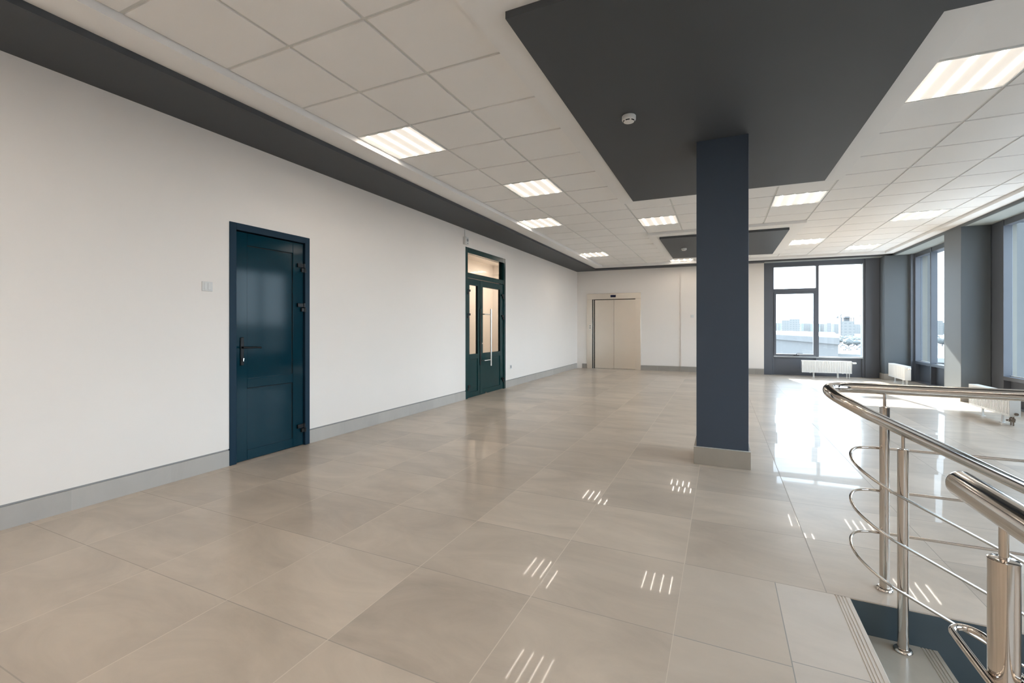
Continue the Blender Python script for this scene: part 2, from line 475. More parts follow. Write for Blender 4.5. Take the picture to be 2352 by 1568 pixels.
def field(xs, y0, pitch, lo, hi_fn):
    for xa, xb in zip(xs, xs[1:]):
        hi = hi_fn((xa + xb) / 2)
        rr = rows(y0, pitch, lo, hi)
        for ya, yb in zip(rr, rr[1:]):
            if is_lamp(xa, xb, ya, yb): continue
            g = 0.012
            if yb - ya < 0.05: continue
            mb.box(xa + g, xb - g, ya + g, yb - g, ZT, ZT + 0.02)
    # grid bars the boards hang between
    lo_x, hi_x = xs[0], xs[-1]
    for x in xs:
        if xs in (XS_ML, XS_MR) and x in (-1.23, 1.25): continue     # that bar belongs to the side field
        if xs is XS_MR and x == 0.005: continue
        gb.box(x - 0.012, x + 0.012, lo, hi_fn(x), ZG, ZG + 0.02)
    for y in rows(y0, pitch, lo, max(hi_fn(lo_x), hi_fn(hi_x))):
        gb.box(lo_x, hi_x, y - 0.012, y + 0.012, ZG + .0005, ZG + 0.021)
field(XS_L, 1.972, 0.6, YN, YFAR)
field(XS_ML, 2.035, 0.6, 6.28, lambda x: 8.66); field(XS_MR, 4.464, 0.61, 6.28, lambda x: 8.72)
field(XS_ML, 2.035, 0.6, 12.0, YFAR); field(XS_MR, 4.464, 0.61, 12.0, YFAR)
field(XS_ML, 2.035, 0.6, YN, lambda x: .6); field(XS_MR, 4.464, 0.61, YN, lambda x: .6)
field(XS_R, 4.464, 0.61, YN, YFAR)
structure(mb, 'ceiling', M['tile_board'], 'suspended ceiling of square white boards', 'ceiling')
gb.box(-3.40, 3.70, YN, 12.62, ZG + .055, ZG + .065)
structure(gb, 'ceiling_grid', M['grid'], 'grid of ceiling bars showing as lines between the boards', 'ceiling')
mb = MB(); mb.box(XL - .3, XR + .45, YN - .3, 14.0, 3.05, 3.15)  # unseen slab, added to make the hall light-tight from above
structure(mb, 'ceiling_slab', M['ceiling_white'], 'concrete slab above the suspended ceiling', 'ceiling')

# white band all round (lip up to the boards) and dark soffit round the walls
def BE(x): return 12.98 + 0.05 * x      # far edge of the dark soffit
def ring_pts(x0, x1, off):
    return [(x0, BE(x0) + off), (x1, BE(x1) + off)]
mb = MB()
mb.box(-3.45, -3.03, YN, 12.60, ZW, 3.0)
mb.box(3.40, 3.72, YN, 12.93, ZW, 3.0)
mb.prism([(-3.45, YFAR(-3.45)), (3.72, YFAR(3.72)), (3.72, BE(3.72) + .15), (-3.45, BE(-3.45) + .15)], ZW, 3.0)
mb.box(-3.45, -3.03, 12.59, YFAR(-3.03), ZW + .0004, 3.0); mb.box(3.40, 3.72, 12.92, YFAR(3.40), ZW + .0004, 3.0)
structure(mb, 'trim_1', M['ceiling_white'], 'white plaster band round the edge of the ceiling boards', 'ceiling band')
mb = MB()
mb.prism([(XL, YN), (-3.28, YN), (-3.28, BE(-3.28)), (XL, BE(XL))], ZP, 3.0)
mb.prism([(XL, BE(XL)), (XR + .14, BE(XR + .14)), (XR + .14, 13.40), (XL, 13.05)], ZP + .0005, 3.0)
structure(mb, 'trim_2', M['dark_paint'], 'dark grey soffit running along the walls under the ceiling', 'soffit')

mb = MB()
mb.prism([(3.60, YN), (XR + .14, YN), (XR + .14, BE(4.06) + .02), (3.60, BE(3.60) + .02)], ZP - 0.004, 2.99)
mb.prism([(1.0, BE(1.0) + .02), (XR + .14, BE(XR + .14) + .0205), (XR + .14, 13.40), (1.0, 13.29)], ZP - .0035, 2.99)
structure(mb, 'trim_5', M['soffit_light'], 'grey green underside of the soffit along the windows', 'soffit')
mb = MB()
mb.prism([(3.58, YN), (3.5995, YN), (3.5995, BE(3.60)), (3.58, BE(3.58))], ZP - 0.006, 3.0)
structure(mb, 'trim_6', M['pier_paint'], 'dark edge of the soffit along the windows', 'soffit')

# hanging dark panels with white plaster frames
mb = MB()
mb.prism([(-1.24, 0.58), (3.6, 0.58), (3.6, 3.22), (1.256, 3.22), (1.256, 6.292), (-1.24, 6.292)], ZW, 3.0)
structure(mb, 'trim_3', M['ceiling_white'], 'white plaster frame round the large dark ceiling panel', 'ceiling band')
mb = MB(); mb.box(-1.24, 1.256, 8.648, 12.012, ZW, 3.0)
structure(mb, 'trim_4', M['ceiling_white'], 'white plaster frame round the small far dark ceiling panel', 'ceiling band')
mb = MB()
mb.prism([(-1.05, 2.19), (3.3, 2.19), (3.3, 3.10), (1.06, 3.10), (1.06, 6.11), (-1.05, 6.07)], ZP + .002, ZW + .01)
tag(mb.build('ceiling_panel', M['dark_paint']), 'large dark grey hanging ceiling panel around the top of the column', 'ceiling panel', 'dark ceiling panels')
mb = MB()
mb.prism([(-1.05, 8.87), (1.05, 8.93), (1.05, 11.72), (-1.05, 11.50)], ZP + .002, ZW + .01)
tag(mb.build('ceiling_panel', M['dark_paint']), 'smaller dark grey ceiling panel, far beyond the column', 'ceiling panel', 'dark ceiling panels')

# ------------------------------------------------------------------ ceiling lights
lamp_labels = [
    'four-tube square ceiling light nearest on the left side, touching the white band',
    'four-tube square ceiling light second along the left side, in the middle row of boards',
    'four-tube square ceiling light third along the left side, touching the white band',
    'four-tube square ceiling light farthest along the left wall, near the corner above the lift',
    'four-tube square ceiling light just left of the column, between the two dark panels',
    'four-tube square ceiling light behind the far small dark panel, beside the column',
    'big bright four-tube ceiling light at the right edge, nearest the viewer',
    'four-tube ceiling light right of the column, at the corner of the large dark panel',
    'four-tube ceiling light near the right hand windows, second from the viewer on that side',
    'four-tube ceiling light just right of the far small dark panel',
    'four-tube ceiling light farthest on the right, near the far corner by the windows']
lamp_labels += ['square ceiling light behind the viewpoint'] * 20
for (x0, x1, y0, y1), lb in zip(LAMPS, lamp_labels):
    cx, cy = (x0 + x1) / 2, (y0 + y1) / 2
    hx, hy = (x1 - x0) / 2 - 0.006, (y1 - y0) / 2 - 0.006
    t = tag(empty('ceiling_light', (cx, cy, ZT)), lb, 'ceiling light', 'ceiling lights')
    f = MB(); w = 0.012
    for a, b, c, d in ((-hx, hx, -hy, -hy + w), (-hx, hx, hy - w, hy), (-hx, -hx + w, -hy + w, hy - w), (hx - w, hx, -hy + w, hy - w)):
        f.box(a, b, c, d, -0.003, 0.05)
    f.build('frame', M['white_enamel'], t)
    c = MB(); n = 36
    # gently waved opal cover, one swell under each tube
    prof = []
    for i in range(n + 1):
        x = -hx + w + (2*hx - 2*w) * i / n
        prof.append((x, 0.010 - 0.006 * abs(math.cos(PI * x / 0.14))))
    top = [(hx - w, 0.03), (-hx + w, 0.03)]
    c.extrude(prof + top, -hy + w, hy - w, lambda a, b, tt: (a, tt, b))
    c.build('cover', M['lamp'], t)

# ------------------------------------------------------------------ smoke detectors
det = tag(empty('smoke_detector', (-0.655, 3.60, ZP + .002)), 'white round smoke detector on the large dark ceiling panel', 'smoke detector', 'smoke detectors')
b = MB(); b.lathe([(0.050, 0), (0.053, -0.004), (0.053, -0.030), (0.050, -0.036), (0.043, -0.040), (0.040, -0.047), (0.030, -0.050), (0.0005, -0.050)], seg=40)
b.build('housing', M['white_plastic'], det)
for k in range(6):
    a0 = k * PI / 3 + 0.12
    s_ = MB(); pr = []
    for i in range(9):
        a = a0 + i / 8 * 0.72
        pr.append((math.cos(a), math.sin(a)))
    pts = [(x*0.0445, y*0.0445) for x, y in pr] + [(x*0.0405, y*0.0405) for x, y in pr[::-1]]
    s_.prism(pts, -0.0462, -0.0385)
    s_.build('vent_slot', M['dark_gap'], det)
d2 = copy_tree(det); d2.location = (-0.705, 10.10, ZP + .002)
d2['label'] = 'white round smoke detector on the smaller far dark panel'

# ------------------------------------------------------------------ column
colm = tag(empty('column', (0.005, 4.56, 0)), 'slate grey square column with a beige tiled foot, standing in the middle of the hall', 'column')
b = MB(); b.box(-.205, .208, -.205, .205, 0.0, ZP + .004); b.build('shaft', M['column_paint'], colm, 0.004)
b = MB()
b.box(-.226, .224, -.228, -.2055, 0, .150); b.box(-.226, .224, .2055, .228, 0, .150)
b.box(-.226, -.2055, -.2055, .2055, 0, .150); b.box(.2085, .224, -.2055, .2055, 0, .150)
b.build('skirting', M['skirt_col'], colm, 0.002)['label'] = 'beige tiled foot of the column'
b = MB(); b.box(-.224, .222, -.226, -.2056, .1505, .1535); b.build('grout_line', M['sealant'], colm)

# ------------------------------------------------------------------ doors in the left wall (front = +x)
d1 = tag(empty('door_1', (XL, 2.981, 0)), 'single teal panelled door with black lever handle, nearest on the left wall', 'door', None, 'structure')
def dm(): return MB(Matrix.Translation((-XL, -2.981, 0)))
Y0, Y1 = DO1
b = dm()
for q in ((Y0, Y0 + .062, 0, 2.137), (Y1 - .058, Y1, 0, 2.137), (Y0 + .062, Y1 - .058, 2.075, 2.137)):
    b.box(XL - .12, XL + .008, *q)
b.build('casing', M['teal_casing'], d1, 0.003)
leaf = dm(); ya, yb = 2.627, 3.338
F = XL - .012
for q in ((ya, 2.731, 0.006, 2.066), (3.216, yb, 0.006, 2.066), (2.731, 3.216, 1.955, 2.066), (2.731, 3.216, .657, .746), (2.731, 3.216, .006, .095)):
    leaf.box(F - .045, F, *q)
lf = leaf.build('leaf', M['teal'], d1, 0.003)
for z0, z1 in ((.746, 1.955), (.095, .657)):
    p = dm(); p.box(F - .040, F - .011, 2.727, 3.220, z0 - .004, z1 + .004)
    p.build('panel', M['teal'], lf)
    fr = dm(); w = .006
    for q in ((2.731, 3.216, z1 - w, z1), (3.216 - w, 3.216, z0, z1 - w)):
        fr.box(F - .012, F - .0095, *q)
    fr.build('gasket', M['dark_gap'], lf)
def hinge(mbf, y, z, F, parent, flip=1, k=1.0):
    hb = mbf()
    hb.tube([(F + .014*k, y, z + .002), (F + .014*k, y, z + .045*k)], .013*k, 14)
    hb.box(F + .0005, F + .018*k, y - .075*k*flip, y, z + .004, z + .042*k)
    hb.tube([(F + .014*k, y + .012*flip, z - .045*k), (F + .014*k, y + .012*flip, z - .002)], .013*k, 14)
    hb.box(F + .0005, F + .018*k, y - .03*k*flip, y + .03*k*flip, z - .042*k, z - .004)
    hb.build('hinge', M['black'], parent, 0.002)
for z in (1.818, 1.413, 0.180): hinge(dm, 3.335, z, F + .002, d1)
hd = dm(); hd.box(F + .0005, F + .012, 2.662, 2.694, .868, 1.120); hnd = hd.build('handle_plate', M['black'], d1, 0.006)
lv = dm(); lv.tube([(F + .01, 2.678, 1.030), (F + .055, 2.678, 1.030)], .009, 14)
lv.tube([(F + .052, 2.665, 1.030), (F + .054, 2.72, 1.029), (F + .052, 2.78, 1.027), (F + .046, 2.832, 1.024)], .0085, 14, 3)
lv.build('lever', M['black'], hnd)
ky = dm(); ky.tube([(F + .011, 2.684, .927), (F + .022, 2.684, .927)], .0075, 14); ky.box(F + .011, F + .020, 2.680, 2.688, .905, .927)
ky.build('lock_cylinder', M['steel_satin'], hnd)
mb = MB(); mb.box(XL - .25, XL - .13, 2.4, 3.6, 0, 2.3)
structure(mb, 'wall_behind', M['dark_gap'], 'dark wall behind the single teal door', 'wall')

d2_ = tag(empty('door_2', (XL, 7.36, 0)), 'double teal green door with glass panes, top light and long steel pull bar', 'door', None, 'structure')
def dm2(): return MB(Matrix.Translation((-XL, -7.36, 0)))
Y0, Y1 = DO2
b = dm2()
for q in ((Y0, 6.655, 0, 2.567), (8.055, Y1, 0, 2.567), (6.655, 8.055, 2.478, 2.567), (6.655, 8.055, 2.055, 2.14)):
    b.box(XL - .10, XL + .006, *q)
b.build('casing', M['teal_green'], d2_, 0.003)
g = dm2(); g.box(XL - .05, XL - .042, 6.655, 8.055, 2.14, 2.478)
tp = g.build('top_light', M['door_glass'], d2_); tp['label'] = 'glass top light above the double door'
def leaf2(y0, y1, g0, g1):
    l = dm2(); F2 = XL - .010
    for q in ((y0, g0, .006, 2.050), (g1, y1, .006, 2.050), (g0, g1, 1.938, 2.050), (g0, g1, .657, .748), (g0, g1, .006, .095)):
        l.box(F2 - .045, F2, *q)
    lo = l.build('leaf', M['teal_green'], d2_, 0.003)
    p = dm2(); p.box(F2 - .035, F2 - .012, g0 - .004, g1 + .004, .091, .661); p.build('panel', M['teal_green'], lo)
    q_ = dm2(); q_.box(F2 - .028, F2 - .020, g0 - .004, g1 + .004, .744, 1.942); q_.build('pane', M['door_glass'], lo)
    fr = dm2()
    fr.box(F2 - .020, F2 - .0105, g1 - .014, g1, .748, 1.938)
    fr.build('gasket', M['black'], lo)
    return lo, F2
l1, F2 = leaf2(6.660, 7.108, 6.740, 7.028)
l2, F2 = leaf2(7.116, 8.050, 7.218, 7.920)
for z in (1.815, 1.408, .180):
    hinge(dm2, 8.045, z, F2 + .002, d2_, 1, 1.0)
    hinge(dm2, 6.665, z, F2 + .002, d2_, -1, 1.0)
ps = dm2(); ps.box(F2 + .0005, F2 + .010, 7.092, 7.135, .535, 1.540); ps.build('cover_strip', M['black'], l2, .002)
pb = dm2(); XB = F2 + .075
pb.tube([(XB, 7.389, .507), (XB, 7.389, 1.547)], .015, 18)
pull = pb.build('pull_bar', M['steel_satin'], l2); pull['label'] = 'long satin steel pull bar'
for z in (1.445, .617):
    a = dm2(); a.tube([(F2, 7.165, z), (XB - .01, 7.165, z), (XB, 7.180, z), (XB, 7.389, z)], .009, 12)
    a.build('bracket', M['steel_satin'], pull)
lk = dm2(); lk.tube([(F2, 7.168, .921), (F2 + .014, 7.168, .921)], .012, 16); lk.build('lock_cylinder', M['steel_satin'], l2)
st_ = dm2(); st_.tube([(F2 + .001, 7.30, .03), (F2 + .03, 7.30, .02)], .012, 12); st_.build('door_bolt', M['steel_satin'], l2)

# room seen through the glass door
mb = MB()
mb.box(XL - 1.55, XL - 1.45, 5.0, 10.4, 0, 2.8)
mb.box(XL - 1.5, XL - .15, 4.9, 5.0, 0, 2.8); mb.box(XL - 1.5, XL - .15, 10.4, 10.5, 0, 2.8)
mb.box(XL - 1.55, XL - .15, 4.9, 10.5, 2.8, 2.9); mb.box(XL - 1.55, XL - .15, 4.9, 10.5, -.1, -0.001)
structure(mb, 'wall_corridor', M['plaster'], 'beige corridor behind the glass double door', 'wall')
al = bpy.data.lights.new('corridor_lamp', 'AREA'); al.energy = 6; al.color = (1, .95, .88); al.size = 0.6
ao = bpy.data.objects.new('corridor_lamp', al); COL.objects.link(ao); ao.location = (XL - .55, 9.6, 2.75)

# ------------------------------------------------------------------ small wall fittings
sw = tag(empty('light_switch', (XL, 2.3685, 1.552)), 'white double light switch left of the single teal door', 'light switch', 'light switches')
b = MB(); b.box(0, .009, -.0425, .0425, -.040, .040); b.build('plate', M['white_plastic'], sw, .003)
for s0, s1 in ((-.030, -.001), (.001, .030)):
    b = MB(); b.box(.0092, .0135, s0, s1, -.029, .029); b.build('rocker', M['white_plastic'], sw, .003)
sw2 = copy_tree(sw); sw2.location = BACK @ Vector((-.712, -.0222, 1.512)); sw2.rotation_euler = (0, 0, -PI/2 + ALPHA)
sw2['label'] = 'small white light switch on the far wall, just left of the column'
so = tag(empty('wall_socket', (XL, 8.39, .405)), 'small white wall socket low on the wall right of the double door', 'socket')
b = MB(); b.box(0, .008, -.04, .04, -.04, .04); b.build('plate', M['white_plastic'], so, .003)
b = MB(); b.box(.0082, .016, -.028, -.004, -.02, .03); b.build('plug_cover', M['grey_plastic'], so, .002)
sr = tag(empty('alarm_sounder', (XL, 6.565, 2.655)), 'small white alarm sounder box above the left corner of the double door', 'alarm')
b = MB(); b.box(0, .045, -.060, .060, -.064, .064); b.build('box', M['white_plastic'], sr, .006)
b = MB(); b.tube([(.0452, 0.012, .014), (.048, 0.012, .014)], .026, 24); b.build('grille', M['grey_plastic'], sr)
b = MB(); b.tube([(.0452, 0.012, -.040), (.050, 0.012, -.040)], .009, 16); b.build('lamp_lens', M['grey_plastic'], sr)
b = MB(); b.box(0, .012, -.018, -.006, .064, .206); b.build('cable_duct', M['white_plastic'], sr)

# ------------------------------------------------------------------ lift
lift = tag(empty('elevator', BACK @ Vector((-2.835, 0, 0)), ALPHA), 'brushed steel lift doors in a wide steel surround on the far wall', 'elevator')
def lm_(): return MB(Matrix.Translation((2.835, 0, 0)))
b = lm_()
b.box(LF[0], -3.447, -.022, .16, 0, 2.028); b.box(-2.215, LF[1], -.022, .16, 0, 2.028); b.box(LF[0], LF[1], -.024, .16, 2.0285, LF[2])
b.build('surround', M['brushed'], lift, .003)
b = lm_(); b.box(-3.447, -3.435, .02, .12, 0, 2.028); b.build('track_edge', M['dark_gap'], lift)
b = lm_(); b.box(-3.39, -2.838, .098, .125, .012, 2.012); b.build('door_panel', M['brushed'], lift)
b = lm_(); b.box(-2.830, -2.20, .084, .0945, .012, 2.012); b.build('door_panel', M['brushed'], lift)
b = lm_(); b.box(-3.435, -3.41, .05, .15, .005, 2.02); b.build('door_jamb', M['steel_satin'], lift)
b = lm_(); b.box(-3.45, -2.2, .13, .19, 0, 2.06); b.build('shaft_back', M['dark_gap'], lift)
b = lm_(); b.box(-3.447, -2.215, -.02, .13, .0005, .008); b.build('sill', M['steel_satin'], lift)
b = lm_(); b.box(-2.911, -2.761, -.030, -.0245, 2.080, 2.145); b.build('floor_display', M['display'], lift, .002)
b = lm_(); b.box(-3.545, -3.465, -.030, -.0225, 1.14, 1.298); cp = b.build('call_panel', M['steel_satin'], lift, .002)
for z in (1.252, 1.192):
    b = lm_(); b.tube([(-3.505, -.0302, z), (-3.505, -.034, z)], .013, 18); b.build('button', M['black'], cp)

# ------------------------------------------------------------------ far window
w1 = tag(empty('window_1', BACK @ Vector((2.15, .06, 0)), ALPHA), 'large grey framed window in the far wall looking over the city', 'window', None, 'structure')
def wm(): return MB(Matrix.Translation((-2.15, -.06, 0)))
HD, SL = 2.745, .485
b = wm()
b.box(1.0, 1.175, -.012, .20, 0, 2.87)                 # flat post beside the white wall
b.box(1.175, 1.227, .03, .16, 0, 2.87)
b.box(2.142, 2.205, .03, .16, 0, HD)
b.box(3.088, 3.14, .03, .16, 0, 2.87)
b.box(3.14, 3.42, .0, .22, 0, 2.87)
b.box(1.227, 3.088, .03, .16, HD, 2.87)
b.box(1.227, 2.142, .03, .16, 2.066, 2.19); b.box(1.227, 2.142, .03, .16, .44, SL); b.box(2.205, 3.088, .03, .16, .44, SL)
b.build('frame', M['frame_alu'], w1, .003)
b = wm(); b.box(1.17, 2.142, .07, .16, 0, .44); b.box(2.205, 3.14, .07, .16, 0, .44); b.build('lower_panel', M['frame_alu'], w1)
b = wm()
for q in ((1.229, 1.278, .49, 2.10), (2.090, 2.140, .49, 2.10), (1.278, 2.090, .49, .535), (1.278, 2.090, 2.055, 2.10)):
    b.box(q[0], q[1], .018, .12, q[2], q[3])
sash = b.build('sash', M['frame_alu'], w1, .003)
for q, par in (((1.278, 2.090, .535, 2.055), sash), ((1.227, 2.142, 2.19, HD), w1), ((2.205, 3.088, SL, HD), w1)):
    b = wm(); b.box(q[0], q[1], .090, .098, q[2], q[3]); b.build('pane', M['glass'], par)
b = wm(); b.box(3.088, 3.098, .015, .03, SL, HD); b.box(1.227, 3.10, .012, .0295, .462, .472); b.build('bead', M['white_enamel'], w1)['label'] = 'pale glazing bead'
b = wm(); b.box(1.655, 1.780, .004, .0175, .497, .515); hn = b.build('handle_base', M['black'], sash, .002)
b = wm(); b.tube([(1.712, .01, .506), (1.712, -.030, .512), (1.712, -.036, .535), (1.722, -.038, .553), (1.76, -.038, .557), (1.84, -.038, .553)], .0075, 12, 2)
b.build('handle', M['black'], hn)

# ------------------------------------------------------------------ right hand curtain wall
def curtain(name, label, y0, y1, mullions, seg_name):
    w = tag(empty(name, (XR, (y0 + y1) / 2, 0)), label, 'window', None, 'structure')
    yc = (y0 + y1) / 2
    def cm(): return MB(Matrix.Translation((-XR, -yc, 0)))
    b = cm()
    for y in mullions: b.box(XR, XR + .105, y - .026, y + .026, 0, 2.86)
    for a, c in zip(mullions, mullions[1:]):
        lo, hi = min(a, c) + .026, max(a, c) - .026
        b.box(XR, XR + .10, lo, hi, .405, .462); b.box(XR, XR + .10, lo, hi, 0, .035); b.box(XR + .01, XR + .105, lo, hi, 2.765, 2.86)
    b.build('frame', M['frame_alu'], w, .003)
    for a, c in zip(mullions, mullions[1:]):
        lo, hi = min(a, c) + .026, max(a, c) - .026
        p = cm(); p.box(XR + .085, XR + .10, lo, hi, .035, .405); p.build('lower_panel', M['frame_alu'], w)
        p = cm(); p.box(XR + .092, XR + .100, lo, hi, .462, 2.765); p.build('pane', M['glass'], w)
        p = cm(); p.box(XR + .086, XR + .0915, lo, hi, .463, .475); p.build('bead', M['white_enamel'], w)
    # returns closing the wall behind the piers
    return w
curtain('window_2', 'tall narrow grey framed window between the corner and the second grey pier', 10.4, 12.97, [12.93, 12.10, 11.27, 10.44], '')
curtain('window_3', 'tall grey framed window at the right edge of the view', 6.6, 9.5, [9.47, 8.65, 7.83, 7.01], '')
curtain('window_4', 'tall grey framed windows farther toward the viewpoint', 2.6, 5.9, [6.0, 5.2, 4.4, 3.6], '')
curtain('window_5', 'tall grey framed windows level with the viewpoint', -1.0, 2.6, [2.6, 1.7, .8, -.1, -1.0], '')
mb = MB()
for a, c in ((YN, -1.03), (2.63, 3.57), (6.03, 6.98), (9.50, 10.41)):
    mb.box(XR + .01, XR + .09, a, c, 0, 2.98)
for a, c in ((-1.03, 2.63), (3.57, 6.03), (6.98, 9.5), (10.41, 13.0)):
    mb.box(XR + .106, XR + .30, a, c, 2.80, 2.98)
structure(mb, 'wall_right', M['frame_alu'], 'dark right hand wall strips behind the piers', 'wall')
def pier(x0, x1, y0, y1, label):
    t = tag(empty('pillar', ((x0+x1)/2, (y0+y1)/2, 0)), label, 'pillar', 'grey wall pillars')
    hx, hy = (x1-x0)/2, (y1-y0)/2
    b = MB(); b.box(-hx, hx, -hy, hy, 0, ZP - .003); b.build('shaft', M['pier_paint'], t, .004)
    b = MB(); b.box(-hx - .014, hx - .05, -hy - .014, -hy - .0005, 0, .145); b.box(-hx - .014, -hx - .0005, -hy - .0005, hy, 0, .145)
    b.build('skirting', M['skirt_col'], t, .002)
pier(3.56, 3.925, 9.80, 10.42, 'grey square pillar by the right hand windows with sunlight on its lower left side')
pier(3.41, 3.90, 13.05, 13.36, 'grey pillar in the far corner between the two window walls')
pier(3.56, 3.925, 6.2, 6.8, 'grey pillar on the right outside the view')
pier(3.56, 3.925, 2.8, 3.4, 'grey pillar on the right level with the stairs')
mb = MB(); mb.box(3.86, 3.93, 12.96, 13.6, 0, 2.98); mb.box(3.4, 4.1, 13.42, 13.6, 0, 2.98); mb.box(3.925, 4.06, 12.957, 13.6, 0, 2.98)
structure(mb, 'wall_corner', M['frame_alu'], 'dark strip closing the far right corner', 'wall')
# pale outside cladding seen edge-on through the glass
M['cladding'] = pmat('outside_cladding', (0.160, 0.152, 0.128), 0.6, var=0.05)
M['cladding_grey'] = pmat('outside_grey_cladding', (0.105, 0.108, 0.108), 0.6, var=0.05)
mb = MB(); mb.box(4.03, 4.13, 9.58, 10.4, -3, 3.2); mb.box(4.07, 4.16, 13.0, 13.7, -3, 3.2)
structure(mb, 'wall_outside', M['cladding'], 'pale outside cladding strips beyond the right hand glass', 'wall')

mb = MB(); mb.box(4.131, 4.45, 9.9, 10.4, -3, 3.2); mb.box(4.161, 4.30, 13.1, 13.7, -3, 3.2)
structure(mb, 'wall_outside_return', M['cladding_grey'], 'grey outside cladding beside the pale strips', 'wall')

# ------------------------------------------------------------------ radiators
def radiator_tree(name, L=1.0, Hh=.29, D=.10, zb=.115):
    r = empty(name)
    zt = zb + Hh
    # ribbed front: profile along x extruded in z; front face at y = 0, depth toward +y
    b = MB(); n = 30; p = L / n
    prof = []
    for i in range(n):
        x = -L/2 + i * p
        prof += [(x, 0.0), (x + p*.52, 0.0), (x + p*.62, .008), (x + p*.92, .008)]
    prof += [(L/2, 0.0), (L/2, .014), (-L/2, .014)]
    b.extrude(prof, zb + .022, zt - .022, lambda a, c, t: (a, c, t))
    b.box(-L/2, L/2, -.001, .015, zb, zb + .022); b.box(-L/2, L/2, -.001, .015, zt - .022, zt)
    b.build('front_panel', M['white_enamel'], r)
    b = MB(); b.box(-L/2, L/2, D - .014, D, zb, zt); b.build('rear_panel', M['white_enamel'], r)
    b = MB()
    for i in range(24):
        x = -L/2 + .02 + (L - .04) * i / 24
        b.box(x, x + (L - .04) / 24 * .72, .018, D - .018, zt - .006, zt)
    b.box(-L/2, L/2, .014, .022, zt - .008, zt + .001); b.box(-L/2, L/2, D - .022, D - .014, zt - .008, zt + .001)
    b.build('top_grille', M['white_enamel'], r)
    for s in (-1, 1):
        b = MB(); b.box(s*L/2, s*(L/2 + .004), -.002, D, zb, zt); b.build('side_cover', M['white_enamel'], r, .001)
    b = MB(); b.box(-L/2 + .02, L/2 - .02, .03, D - .03, zb + .01, zt - .01); b.build('convector', M['white_enamel'], r)
    for x in (-L*.255, L*.235):
        b = MB(); b.box(x - .016, x + .016, D/2 - .010, D/2 + .010, .004, zb + .012); b.box(x - .03, x + .03, D/2 - .022, D/2 + .022, 0, .005)
        b.build('leg', M['white_enamel'], r, .001)
    for x in (-L*.33, L*.33):
        b = MB(); b.box(x - .012, x + .012, .016, .034, zb - .010, zb + .004); b.build('clip', M['white_enamel'], r)
    return r
def thermostat(r, L, zt, D):
    b = MB(); x = L/2 + .004
    b.tube([(x, D*.55, zt - .045), (x + .022, D*.55, zt - .045)], .013, 14); b.build('valve_neck', M['black'], r)
    b = MB(); b.tube([(x + .020, D*.55, zt - .045), (x + .085, D*.55, zt - .045)], .022, 18, 2); b.build('valve_head', M['white_plastic'], r)
def pipes(r, L, zb, D, mat, big):
    for x in (L/2 - .085, L/2 - .035):
        b = MB()
        b.tube([(x, D*.5, 0), (x, D*.5, zb + .005)], .008, 12)
        if big:
            b.tube([(x, D*.5, .045), (x, D*.5, .092)], .017, 12); b.tube([(x, D*.5, .06), (x, D*.5 - .045, .06)], .011, 12)
            b.tube([(x, D*.5, .078), (x + .03, D*.5, .078)], .010, 12)
        else:
            b.tube([(x, D*.5, .075), (x, D*.5, .10)], .014, 12)
        b.build('valve_pipe', mat, r)
rlist = [
    ((BACK @ Vector((2.285, -.33, 0))), ALPHA, 'white ribbed panel radiator standing under the far window', 'white', False),
    (Vector((3.44, 12.38, 0)), -PI/2, 'white panel radiator turned edge-on in the far right corner', 'white', True),
    (Vector((3.21, 8.10, 0)), -PI/2, 'white ribbed panel radiator at the right edge behind the railing', 'brass', True)]
for i, (loc, rz, lb, vm, big) in enumerate(rlist):
    r = radiator_tree('radiator')
    r.location = loc; r.rotation_euler = (0, 0, rz)
    tag(r, lb, 'radiator', 'panel radiators')
    if i < 2: thermostat(r, 1.0, .405, .10)
    pipes(r, 1.0, .115, .10, M['white_enamel'] if vm == 'white' else M['brass'], big and vm == 'brass')
    if vm == 'brass':
        b = MB(); b.tube([(.504, .055, .150), (.530, .055, .150)], .017, 14); b.build('valve_cap', M['brass'], r)

# ------------------------------------------------------------------ railings
def smooth_path(pts, n=8):
    """Catmull-Rom through points"""
    P = [Vector(p) for p in pts]; P = [P[0]*2 - P[1]] + P + [P[-1]*2 - P[-2]]
    out = []
    for i in range(1, len(P) - 2):
        for k in range(n):
            t = k / n
            a, b, c, d = P[i-1], P[i], P[i+1], P[i+2]
            out.append(0.5 * ((2*b) + (c - a)*t + (2*a - 5*b + 4*c - d)*t*t + (3*b - a - 3*c + d)*t**3))
    out.append(P[-2]); return out
rail = tag(empty('stair_railing', (.69, 2.515, 0)), 'polished steel railing that bends round in a U at the head of the stairs', 'railing')
def rm(): return MB(Matrix.Translation((-.69, -2.515, 0)))
PR, SLOPE = .019, .50
YA, YB = 2.62, 2.41                 # guard on the floor, flight on the stairs
path = [(3.05, YA, .925), (2.0, YA, .925), (.60, YA, .925)]
n = 22
for i in range(n + 1):
    th = PI/2 + PI * i / n
    x = .565 + .112 * math.cos(th); y = (YA + YB)/2 + (YA - YB)/2 * math.sin(th)
    t = max(0.0, (th - PI*.80) / (PI*1.5 - PI*.80)); drop = .083 * t * t * (1.2 - .2*t)
    path.append((x, y, .925 - drop))
zs = path[-1][2]
for x in (.60, .69, .9, 1.2, 1.8, 2.6): path.append((x, YB, zs - SLOPE * (x - .565)))
b = rm(); b.tube(path, .0245, 28, 3); b.build('handrail', M['steel'], rail)
